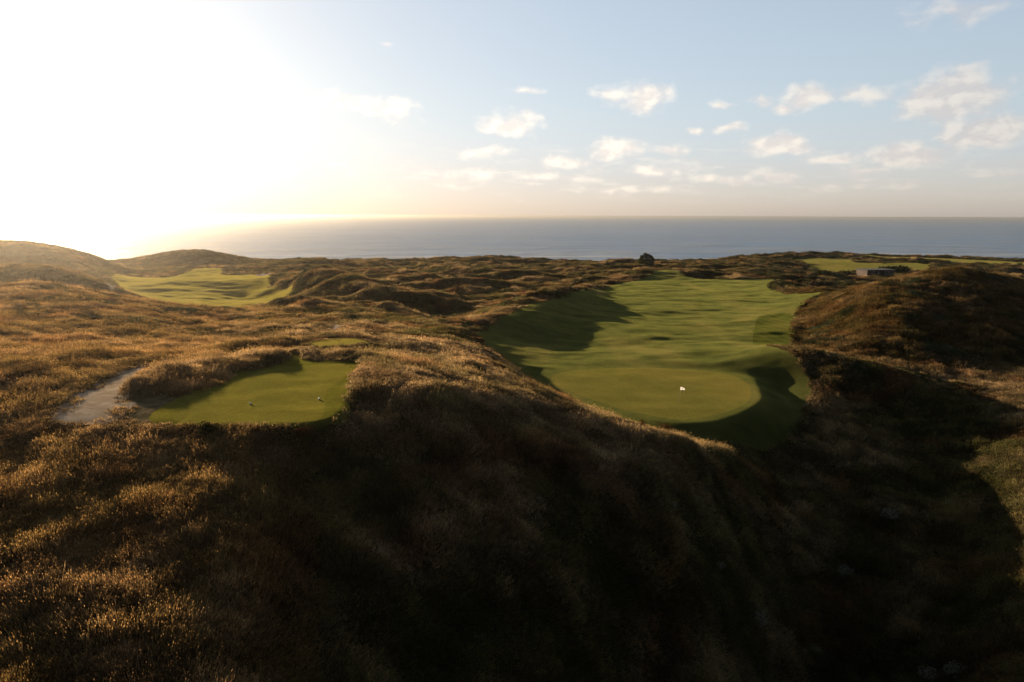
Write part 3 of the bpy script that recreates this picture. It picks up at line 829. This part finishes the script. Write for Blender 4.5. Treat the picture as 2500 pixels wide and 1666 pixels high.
grw = sstep(aa, 0.12, 0.42) * (1 - sstep(Y, 80, 105))
col = col + (np.array([0.060, 0.068, 0.030]) - col) * (0.6 * grw * (0.5 + 0.5 * t3))[:, None]
# right-hand hill: browner and duller
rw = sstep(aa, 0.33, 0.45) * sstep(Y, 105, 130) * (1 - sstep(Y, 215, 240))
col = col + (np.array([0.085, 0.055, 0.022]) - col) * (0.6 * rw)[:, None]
scrubby = sstep(fbm(X / 12, Y / 12, 3, 90), 0.15, 0.45) * sstep(Y, 60, 140)
scrubby = np.maximum(scrubby, sstep(aa, 0.33, 0.37) * (1 - sstep(aa, 0.47, 0.52)) * sstep(Y, 200, 235) * 0.9)
scrubby = np.maximum(scrubby, sstep(Y, 290, 380) * 0.45)
isscr = RNG.random(n) < scrubby * 0.7
stalk = (~isscr) & (RNG.random(n) < np.where(Y < 75, 0.16 + 0.30 * t3 * sstep(-aa, -0.05, 0.25), 0.06))
kind = np.where(isscr, 4 + (RNG.random(n) < 0.5), np.where(stalk, 3, RNG.integers(0, 3, n)))
col = np.where(isscr[:, None], GG + (DK - GG) * sstep(fbm(X / 9, Y / 9, 3, 93), -0.3, 0.3)[:, None], col)
col = col * (0.60 + 0.8 * RNG.random((n, 1))) * (0.62 + 0.6 * sstep(fbm(X / 3.1, Y / 3.1, 3, 97), -0.45, 0.45))[:, None]
size = (0.8 + 0.4 * RNG.random(n)) * np.clip(Y / 50.0, 0.9, 9) ** 0.42
edge_f = 0.45 + 0.55 * sstep(-sm / np.clip(Y / 50, 1, 4), 0.0, 1.5)
hgt = np.clip(Y / 50.0, 0.9, 9) ** 0.36 * edge_f * (0.55 + 0.75 * sstep(fbm(X / 5, Y / 5, 3, 95), -0.4, 0.45)) * (0.8 + 0.4 * RNG.random(n))
scl = np.c_[size, size, hgt]
# lie along the slope, any turn about the upright, a little lean
e1 = 0.4
gx = (ground(X + e1, Y) - ground(X - e1, Y)) / (2 * e1)
gy = (ground(X, Y + e1) - ground(X, Y - e1)) / (2 * e1)
nrm = np.c_[-gx * 0.85 + RNG.normal(0.03, 0.05, n), -gy * 0.85 + RNG.normal(0, 0.05, n), np.ones(n)]
nrm /= np.linalg.norm(nrm, axis=1)[:, None]
yaw = RNG.random(n) * 6.28
h0 = np.c_[np.cos(yaw), np.sin(yaw), np.zeros(n)]
tx_ = h0 - nrm * (h0 * nrm).sum(1)[:, None]
tx_ /= np.linalg.norm(tx_, axis=1)[:, None]
ty_ = np.cross(nrm, tx_)
rot = np.c_[np.arctan2(ty_[:, 2], nrm[:, 2]), -np.arcsin(np.clip(tx_[:, 2], -1, 1)), np.arctan2(tx_[:, 1], tx_[:, 0])]
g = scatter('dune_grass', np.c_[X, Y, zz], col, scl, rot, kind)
tag(g, 'long dry dune grass and low scrub covering the hills', 'grass', kind='stuff')
print('tufts', n)
# ------------------------------------------------------------------ sea haze: even, thin, scattering light forward
bm = bmesh.new()
HX = 61000.0
bmesh.ops.create_cube(bm, size=1.0, matrix=Matrix.Translation((0, 8000, -4.7)) @ Matrix.Diagonal((2 * HX, 2 * HX, 111.0, 1)))
me = bpy.data.meshes.new('haze'); bm.to_mesh(me); bm.free()
mt, nn = new_mat('sea_haze')
pv = nn.n('ShaderNodeVolumePrincipled', {'Color': (1.0, 0.91, 0.78, 1), 'Density': 9.6e-5, 'Anisotropy': 0.92})
nn.n('ShaderNodeOutputMaterial', {'Volume': pv.outputs[0]})
me.materials.append(mt)
o = bpy.data.objects.new('haze', me); COL.objects.link(o); tag(o, kind='stuff')
#@@BEGIN
# ------------------------------------------------------------------ things
def empty(name, loc, rz=0.0):
    o = bpy.data.objects.new(name, None); COL.objects.link(o)
    o.location = loc; o.rotation_euler = (0, 0, rz); o.empty_display_size = 0.2
    return o


def link_mesh(name, bm, mat, parent=None, smooth=False):
    me = bpy.data.meshes.new(name)
    bmesh.ops.recalc_face_normals(bm, faces=bm.faces[:])
    bm.to_mesh(me); bm.free(); me.materials.append(mat)
    if smooth:
        for p in me.polygons: p.use_smooth = True
    o = bpy.data.objects.new(name, me); COL.objects.link(o)
    if parent: o.parent = parent
    return o


def box(bm, x0, x1, y0, y1, z0, z1, bev=0.0):
    r_ = bmesh.ops.create_cube(bm, size=1.0, matrix=Matrix.Translation(((x0 + x1) / 2, (y0 + y1) / 2, (z0 + z1) / 2)) @ Matrix.Diagonal((x1 - x0, y1 - y0, z1 - z0, 1)))
    if bev:
        es = list({e for v in r_['verts'] for e in v.link_edges})
        bmesh.ops.bevel(bm, geom=es, offset=bev, segments=2, affect='EDGES')


def tube(bm, path, radii, seg=8):
    rings = []
    for i, (p, r_) in enumerate(zip(path, radii)):
        p = Vector(p)
        t = (Vector(path[min(i + 1, len(path) - 1)]) - Vector(path[max(i - 1, 0)])).normalized()
        a = t.orthogonal().normalized(); b = t.cross(a)
        rings.append([bm.verts.new(p + (a * math.cos(2 * math.pi * k / seg) + b * math.sin(2 * math.pi * k / seg)) * r_) for k in range(seg)])
    for A, B in zip(rings[:-1], rings[1:]):
        for k in range(seg):
            bm.faces.new((A[k], A[(k + 1) % seg], B[(k + 1) % seg], B[k]))
    bm.faces.new(rings[0][::-1]); bm.faces.new(rings[-1])


def leaf_mat(name, col):
    return mat_blade(name, 0.3, (1, 1, 1), False, col)


L_DARK = leaf_mat('dark_leaf', (0.018, 0.024, 0.010))
L_RUST = leaf_mat('rust_leaf', (0.070, 0.034, 0.016))
L_PALE = leaf_mat('silver_leaf', (0.22, 0.225, 0.18))
L_OLIVE = leaf_mat('olive_leaf', (0.050, 0.058, 0.020))
L_TREE = leaf_mat('tree_leaf', (0.030, 0.040, 0.010))
M_BARK = mat_simple('bark', (0.06, 0.045, 0.03), 0.9, 6.0, 0.4, 0.1, 0.5)


def leaves(rx, ry, rz, n, size, seed, lobes=7):
    """leaf faces through the volume of a lumpy crown standing on z = 0"""
    rg = np.random.default_rng(seed)
    lob = []
    for k in range(lobes):
        a = rg.random() * 6.28; rr = 0.25 + 0.35 * rg.random()
        lob.append((rr * math.cos(a), rr * math.sin(a), 0.25 + 0.4 * rg.random(), 0.45 + 0.25 * rg.random()))
    lob.append((0, 0, 0.45, 0.72))
    bm = bmesh.new()
    for i in range(n):
        lx, ly, lz, lr = lob[rg.integers(len(lob))]
        d = rg.normal(size=3); d /= np.linalg.norm(d)
        r_ = lr * (0.55 + 0.5 * rg.random() ** 0.6)
        c = Vector(((lx + d[0] * r_) * rx, (ly + d[1] * r_) * ry, max(0.02, lz + d[2] * r_ * 0.75) * rz))
        nn_ = Vector(rg.normal(size=3)).normalized(); t = nn_.orthogonal().normalized(); b = nn_.cross(t)
        l = size * (0.6 + 0.8 * rg.random())
        bm.faces.new([bm.verts.new(c - t * l), bm.verts.new(c + b * l * 0.5), bm.verts.new(c + t * l), bm.verts.new(c - b * l * 0.5)])
    return bm


def branches(rx, rz, seed, k=6, r0=0.03):
    rg = random.Random(seed); bm = bmesh.new()
    for i in range(k):
        a = rg.uniform(0, 6.28); d = rg.uniform(0.25, 0.65) * rx
        x, y = math.cos(a) * d, math.sin(a) * d
        tube(bm, [(x * 0.08, y * 0.08, -0.15 * rz), (x * 0.45, y * 0.45, rz * 0.3), (x, y, rz * rg.uniform(0.55, 0.8))], [r0, r0 * 0.7, r0 * 0.25], 5)
    return bm


def place(u, v, Yd=None, ymin=15.0):
    if Yd is None:
        x, y, z = hit(u, v, ymin)
    else:
        d = pix_ray(u, v); y = Yd; x = Yd * d[0] / d[1]; z = float(ground(x, y))
    return x, y, z


def shrub(u, v, wpx, hpx, mat, label, seed, Yd=None, group=None, nleaf=500, name='shrub', cat='shrub'):
    x, y, z = place(u, v, Yd)
    mpp = y / FPX
    rx = wpx * mpp / 2; rz = hpx * mpp
    rt = empty(name, (x, y, z - 0.05 * rz))
    ls = max(0.028, 0.9 * mpp, 0.07 * rx)
    link_mesh('foliage', leaves(rx, rx * 0.9, rz, nleaf, ls, seed), mat, rt)
    link_mesh('branches', branches(rx, rz, seed, 6, 0.03 * rx + 0.008), M_BARK, rt)
    tag(rt, label, cat, group)
    return rt


G_PALE = 'pale shrubs on the shaded foreground slope'
G_DUNE = 'dark bushes among the far dunes'
G_CREST = 'bushes on the crest before the putting green'
G_LIP = 'bushes along the front edge of the tee'
shrub(1166, 908, 27, 22, L_DARK, 'small near-black round bush in pale grass, left of the fairway\'s near end', 1, nleaf=900)
shrub(1569, 1046, 25, 25, L_RUST, 'smaller, dark bush on the grassy crest in front of the putting green', 2, group=G_CREST, nleaf=800)
shrub(1622, 1058, 40, 27, L_RUST, 'wider, reddish brown bush on the grassy crest in front of the putting green', 3, group=G_CREST, nleaf=1000)
shrub(1332, 712, 22, 10, L_DARK, 'low dark bush alone on the dune slope left of the long fairway', 4, nleaf=300)
shrub(512, 1054, 56, 24, L_DARK, 'widest, darkest bush on the tee\'s front edge, nearest the sandy path', 5, group=G_LIP, nleaf=1300)
shrub(622, 1058, 30, 20, L_RUST, 'smallest rusty bush at the middle of the tee\'s front edge', 6, group=G_LIP, nleaf=700)
shrub(738, 1062, 48, 22, L_RUST, 'wide rusty bush at the right-hand end of the tee\'s front edge', 7, group=G_LIP, nleaf=1000)
PALE = [
    (2175, 1264, 58, 30, 'wide low silvery shrub, uppermost of the pale shrubs on the dark slope'),
    (2062, 1402, 48, 26, 'silvery shrub directly below the uppermost pale shrub, on the dark slope'),
    (1758, 1390, 40, 24, 'pale shrub left-most but one, halfway down the dark right slope'),
    (1850, 1524, 66, 44, 'tall ragged pale shrub low on the slope, left of the big pair'),
    (2262, 1660, 60, 40, 'ragged pale shrub cut by the bottom edge, left of the big pair'),
    (2330, 1648, 62, 38, 'brightest pale shrub near the bottom edge, right of the big pair'),
    (1830, 1254, 24, 15, 'tiny pale shrub left of the uppermost pale shrub on the dark slope'),
    (1985, 1590, 40, 26, 'small pale shrub between the ragged one and the bottom pair'),
    (1640, 1240, 30, 16, 'faint pale shrub farthest left on the dark slope, under the lit crest'),
]
PALE[3] = PALE[3][:4] + ('tall ragged pale shrub low on the dark slope, well left of the bottom pair',)
PALE[4] = PALE[4][:4] + ('left one of the two pale shrubs at the bottom edge of the slope',)
PALE[5] = PALE[5][:4] + ('right one, brightest, of the two pale shrubs at the bottom edge',)
for i, (u, v, wp, hp, lb) in enumerate(PALE):
    shrub(u, v, wp, hp, L_PALE, lb, 20 + i, group=G_PALE, nleaf=420, name='pale_shrub')
shrub(2010, 684, 62, 15, L_DARK, 'long dark bush beside the low hut, the one farther from its brick end', 40, Yd=296, group='dark bushes beside the hut', nleaf=800)
shrub(2066, 682, 44, 17, L_DARK, 'dark bush next to the brick end of the low hut', 41, Yd=304, group='dark bushes beside the hut', nleaf=700)
shrub(2180, 668, 90, 16, L_DARK, 'wide dark bush rising behind the flat roof of the hut', 42, Yd=332, group='dark bushes beside the hut', nleaf=900)
shrub(2398, 662, 56, 16, L_DARK, 'broad dark bush behind the brow of the right-hand hill', 43, Yd=330, group=G_DUNE, nleaf=800)
shrub(2256, 644, 44, 10, L_DARK, 'dark bush on the heath between the two far right fairways', 44, Yd=395, group=G_DUNE, nleaf=600)
shrub(2158, 645, 14, 6, L_OLIVE, 'tiny round bush at the back edge of the fairway behind the hut', 45, Yd=392, group=G_DUNE, nleaf=200)
shrub(2488, 650, 18, 9, L_DARK, 'small dark bush at the far right edge, near the coast', 46, Yd=390, group=G_DUNE, nleaf=250)
shrub(399, 677, 3.4, 4.2, L_DARK, 'left one of two tiny dark bushes on the sunlit far left fairway', 47, Yd=330, group='tiny bushes on the far left fairway', nleaf=60)
shrub(408.5, 676, 4.0, 3.4, L_DARK, 'right one of two tiny dark bushes on the sunlit far left fairway', 48, Yd=332, group='tiny bushes on the far left fairway', nleaf=60)

# round tree on the dune crest
x, y, z = place(1577, 658, 338)
tr = empty('round_tree', (x, y, z - 0.3))
bm = bmesh.new()
tube(bm, [(0, 0, -0.6), (0.1, 0.05, 1.2), (0.15, 0, 2.6), (0.1, 0.1, 4.2)], [0.34, 0.26, 0.2, 0.1], 9)
for a in range(6):
    c_, s_ = math.cos(a * 1.05), math.sin(a * 1.05)
    tube(bm, [(0.12, 0, 1.5 + a * 0.2), (1.1 * c_, 1.1 * s_, 2.8 + 0.15 * a), (2.3 * c_, 2.3 * s_, 4.0)], [0.13, 0.09, 0.03], 6)
link_mesh('trunk', bm, M_BARK, tr)
bm = bmesh.new()
rg = np.random.default_rng(77)
for i in range(6500):
    d = rg.normal(size=3); d /= np.linalg.norm(d)
    lump_ = 1 + 0.10 * math.sin(5 * d[0] + 2) * math.sin(4 * d[1]) + 0.07 * math.sin(9 * d[2] + 6 * d[0])
    rr = lump_ * (0.70 + 0.32 * rg.random() ** 0.7)
    sq = 1.0 if d[2] < 0 else 1.0 - 0.16 * (1 - d[2]) * d[2]
    c = Vector((4.0 * d[0] * rr * sq, 3.8 * d[1] * rr * sq, 3.4 + 3.7 * d[2] * rr))
    if c.z < 0.1: continue
    n1 = Vector(rg.normal(size=3)).normalized(); t = n1.orthogonal().normalized(); b = n1.cross(t)
    l = 0.22 * (0.6 + 0.8 * rg.random())
    bm.faces.new([bm.verts.new(c - t * l), bm.verts.new(c + b * l * 0.55), bm.verts.new(c + t * l), bm.verts.new(c - b * l * 0.55)])
link_mesh('crown', bm, L_TREE, tr)
tag(tr, 'dense dark green round tree standing alone on the dune crest before the sea', 'tree')

# flagstick in the putting green
M_POLE = mat_simple('fibreglass', (0.55, 0.52, 0.35), 0.4)
M_FLAG, nn = new_mat('flag_cloth')
df = nn.n('ShaderNodeBsdfDiffuse', {'Color': (0.82, 0.80, 0.78, 1)}); t2_ = nn.n('ShaderNodeBsdfTranslucent', {'Color': (0.85, 0.82, 0.78, 1)})
mx = nn.n('ShaderNodeMixShader', {'Fac': 0.5}); nn.set(mx, 1, df.outputs[0]); nn.set(mx, 2, t2_.outputs[0])
nn.n('ShaderNodeOutputMaterial', {'Surface': mx.outputs[0]})
M_INK = mat_simple('flag_print', (0.10, 0.08, 0.09), 0.8)
M_CUP = mat_simple('cup_plastic', (0.5, 0.5, 0.5), 0.5)
x, y, z = on_plane(1659, 981, -24.85)[0], on_plane(1659, 981, -24.85)[1], 0
z = float(ground(x, y))
fl = empty('golf_flagstick', (x, y, z))
bm = bmesh.new()
tube(bm, [(0, 0, -0.12), (0.01, 0, 1.1), (0.04, 0, 2.18)], [0.017, 0.016, 0.013], 8)
tube(bm, [(0.04, 0, 2.16), (0.041, 0, 2.2)], [0.022, 0.012], 8)
link_mesh('pole', bm, M_POLE, fl, True)
def flag_pt(s_, t):
    # s_ along the flag, t down the hoist
    drop = 0.26 * s_ ** 1.5 * (1 - 0.35 * t) 
    return Vector((0.05 + 0.60 * s_, 0.05 * math.sin(5.5 * s_ + 0.8 * t) * s_ + 0.10 * s_, 2.15 - drop - t * (0.42 - 0.13 * s_)))
bm = bmesh.new()
nx, nz = 14, 8
gv = [[bm.verts.new(flag_pt(i / nx, j / nz)) for j in range(nz + 1)] for i in range(nx + 1)]
for i in range(nx):
    for j in range(nz):
        bm.faces.new((gv[i][j], gv[i + 1][j], gv[i + 1][j + 1], gv[i][j + 1]))
flo = link_mesh('flag', bm, M_FLAG, fl, True)
bm = bmesh.new()
for off in (-0.006, 0.006):
    ring = []
    for k in range(20):
        a = 2 * math.pi * k / 20
        p = flag_pt(0.42 + 0.13 * math.cos(a), 0.5 + 0.25 * math.sin(a)); p.y += off
        p2 = flag_pt(0.42 + 0.05 * math.cos(a), 0.5 + 0.10 * math.sin(a)); p2.y += off
        ring.append((bm.verts.new(p), bm.verts.new(p2)))
    for k in range(20):
        a, b = ring[k], ring[(k + 1) % 20]
        bm.faces.new((a[0], b[0], b[1], a[1]))
link_mesh('emblem', bm, M_INK, flo)
bm = bmesh.new()
tube(bm, [(0, 0, -0.1), (0, 0, 0.008)], [0.054, 0.054], 16)
link_mesh('cup', bm, M_CUP, fl)
tag(fl, 'white flag with a small dark emblem on a thin pole in the putting green', 'flag')

# two tee markers
M_MARK = mat_simple('marker_paint', (0.80, 0.78, 0.76), 0.35)
def tee_marker(u, v, label, warm):
    x, y = on_plane(u, v, -14.35); z = float(ground(x, y))
    rt = empty('tee_marker', (x, y, z), 0.4 * warm); rt.scale = (0.78, 0.78, 0.78)
    bm = bmesh.new()
    prof = [(0.085, 0.03), (0.105, 0.07), (0.108, 0.115), (0.085, 0.165), (0.045, 0.195), (0.0, 0.203)]
    prev = None
    for r_, h_ in prof:
        if r_ == 0:
            top = bm.verts.new((0, 0, h_))
            for k in range(14): bm.faces.new((prev[k], prev[(k + 1) % 14], top))
        else:
            cur = [bm.verts.new((r_ * 1.12 * math.cos(2 * math.pi * k / 14), r_ * math.sin(2 * math.pi * k / 14), h_)) for k in range(14)]
            if prev:
                for k in range(14): bm.faces.new((prev[k], prev[(k + 1) % 14], cur[(k + 1) % 14], cur[k]))
            else:
                bm.faces.new(cur[::-1])
            prev = cur
    link_mesh('marker_head', bm, M_MARK, rt, True)
    bm = bmesh.new(); tube(bm, [(0, 0, -0.12), (0, 0, 0.032)], [0.03, 0.05], 10)
    link_mesh('stem', bm, M_CUP, rt)
    tag(rt, label, 'tee marker', 'round tee markers on the tee lawn')
tee_marker(611, 987, 'small white tee marker in the middle of the sunlit tee lawn', 1)
tee_marker(779, 975, 'small white tee marker close to the right edge of the tee lawn', 2)

# stakes and a leaning post
M_WOOD = mat_simple('old_wood', (0.055, 0.038, 0.022), 0.85, 9.0, 0.4, 0.2, 0.4)
def stake(u, v, h_, r_, lean, label, Yd=None, name='wooden_stake', cat='stake', group=None):
    x, y, z = place(u, v, Yd)
    bm = bmesh.new()
    tube(bm, [(0, 0, -0.2), (lean * 0.5 * h_, 0, h_ * 0.5), (lean * h_, 0, h_ * 0.96)], [r_, r_ * 0.95, r_ * 0.9], 7)
    tube(bm, [(lean * h_, 0, h_ * 0.955), (lean * h_, 0, h_)], [r_ * 0.9, r_ * 0.25], 7)
    o = link_mesh(name, bm, M_WOOD); o.location = (x, y, z)
    tag(o, label, cat, group)
stake(851, 991, 0.62, 0.022, 0.0, 'taller thin dark stake in the rough grass right of the tee lawn', group='thin stakes beside the tee')
stake(862, 990, 0.42, 0.020, 0.03, 'shorter thin dark stake in the rough grass right of the tee lawn', group='thin stakes beside the tee')
stake(2284, 660, 1.35, 0.11, 0.10, 'short leaning wooden post on top of the right-hand hill', name='wooden_post', cat='post', Yd=164)

# low hut behind the right-hand hill
M_BRICK, nn = new_mat('hut_brick')
tcn = nn.n('ShaderNodeTexCoord')
br = nn.n('ShaderNodeTexBrick', {'Vector': nn.n('ShaderNodeVectorRotate', {'Vector': tcn.outputs['Object'], 'Angle': math.pi / 2}, rotation_type='X_AXIS').outputs[0],
          'Color1': (0.085, 0.038, 0.022, 1), 'Color2': (0.115, 0.055, 0.034, 1), 'Mortar': (0.09, 0.07, 0.055, 1), 'Scale': 3.0, 'Mortar Size': 0.02})
b = nn.n('ShaderNodeBsdfPrincipled', {'Base Color': br.outputs[0], 'Roughness': 0.85})
nn.n('ShaderNodeOutputMaterial', {'Surface': b.outputs[0]})
M_CLAD = mat_simple('dark_cladding', (0.035, 0.032, 0.03), 0.6, 4.0, 0.4)
M_ROOF = mat_simple('roof_sheet', (0.13, 0.125, 0.125), 0.85, 3.0, 0.2, 0.1)
M_GLASS = mat_simple('window_glass', (0.03, 0.035, 0.04), 0.06, spec=0.6)
M_FRAME = mat_simple('window_frame', (0.45, 0.45, 0.46), 0.5)
HY = 300.0
d = pix_ray(2118, 662); hx = HY * d[0] / d[1]; hz = CAM_Z + HY * d[2] / d[1] - 2.35
ht = empty('hut', (hx, HY, hz), R(12))
LW, LD, LH = 13.5, 7.0, 2.6
bm = bmesh.new()                                            # brick end block
box(bm, 0, 0.35, 0, LD, -1.2, LH); box(bm, 0.35, 2.0, 0.0, 0.3, -1.2, LH)
box(bm, -0.12, 0.0, 0.9, 1.5, 1.5, 2.1)
link_mesh('brick_wall', bm, M_BRICK, ht)
bm = bmesh.new()                                            # timber front, with a recessed porch in the middle, and the back
box(bm, 2.0, 4.2, 0.05, 0.3, -1.2, LH); box(bm, 8.6, LW, 0.05, 0.3, -1.2, LH)
box(bm, 4.2, 4.45, 0.3, 2.6, -1.2, LH); box(bm, 8.35, 8.6, 0.3, 2.6, -1.2, LH); box(bm, 4.45, 8.35, 2.4, 2.6, -1.2, LH)
box(bm, 0.35, LW, LD - 0.25, LD, -1.2, LH); box(bm, LW - 0.25, LW, 0.3, LD - 0.25, -1.2, LH)
link_mesh('wall', bm, M_CLAD, ht)
bm = bmesh.new()
box(bm, -0.5, LW + 0.5, -0.7, LD + 0.4, LH + 0.004, LH + 0.22, 0.02)
link_mesh('roof', bm, M_ROOF, ht)
for k, (x0, x1) in enumerate([(2.4, 3.9), (9.0, 10.7), (11.3, 13.0)]):
    bm = bmesh.new()
    for (a, b_, c_, e_) in ((x0, x1, 0.95, 1.02), (x0, x1, 2.13, 2.2), (x0, x0 + 0.07, 1.02, 2.13), (x1 - 0.07, x1, 1.02, 2.13)):
        box(bm, a, b_, -0.02, 0.045, c_, e_)
    wf = link_mesh('window', bm, M_FRAME, ht)
    bm = bmesh.new(); box(bm, x0 + 0.07, x1 - 0.07, 0.0, 0.04, 1.02, 2.13)
    link_mesh('pane', bm, M_GLASS, wf)
bm = bmesh.new(); box(bm, 7.2, 8.1, 2.33, 2.395, 0.0, 2.1, 0.01)
dr = link_mesh('door', bm, M_FRAME, ht)
bm = bmesh.new(); tube(bm, [(7.32, 2.33, 1.0), (7.32, 2.26, 1.0), (7.45, 2.26, 1.0)], [0.02, 0.02, 0.02], 6)
link_mesh('handle', bm, M_POLE, dr)
tag(ht, 'low flat-roofed hut with a brick end and dark windowed front behind the right-hand hill', 'hut')
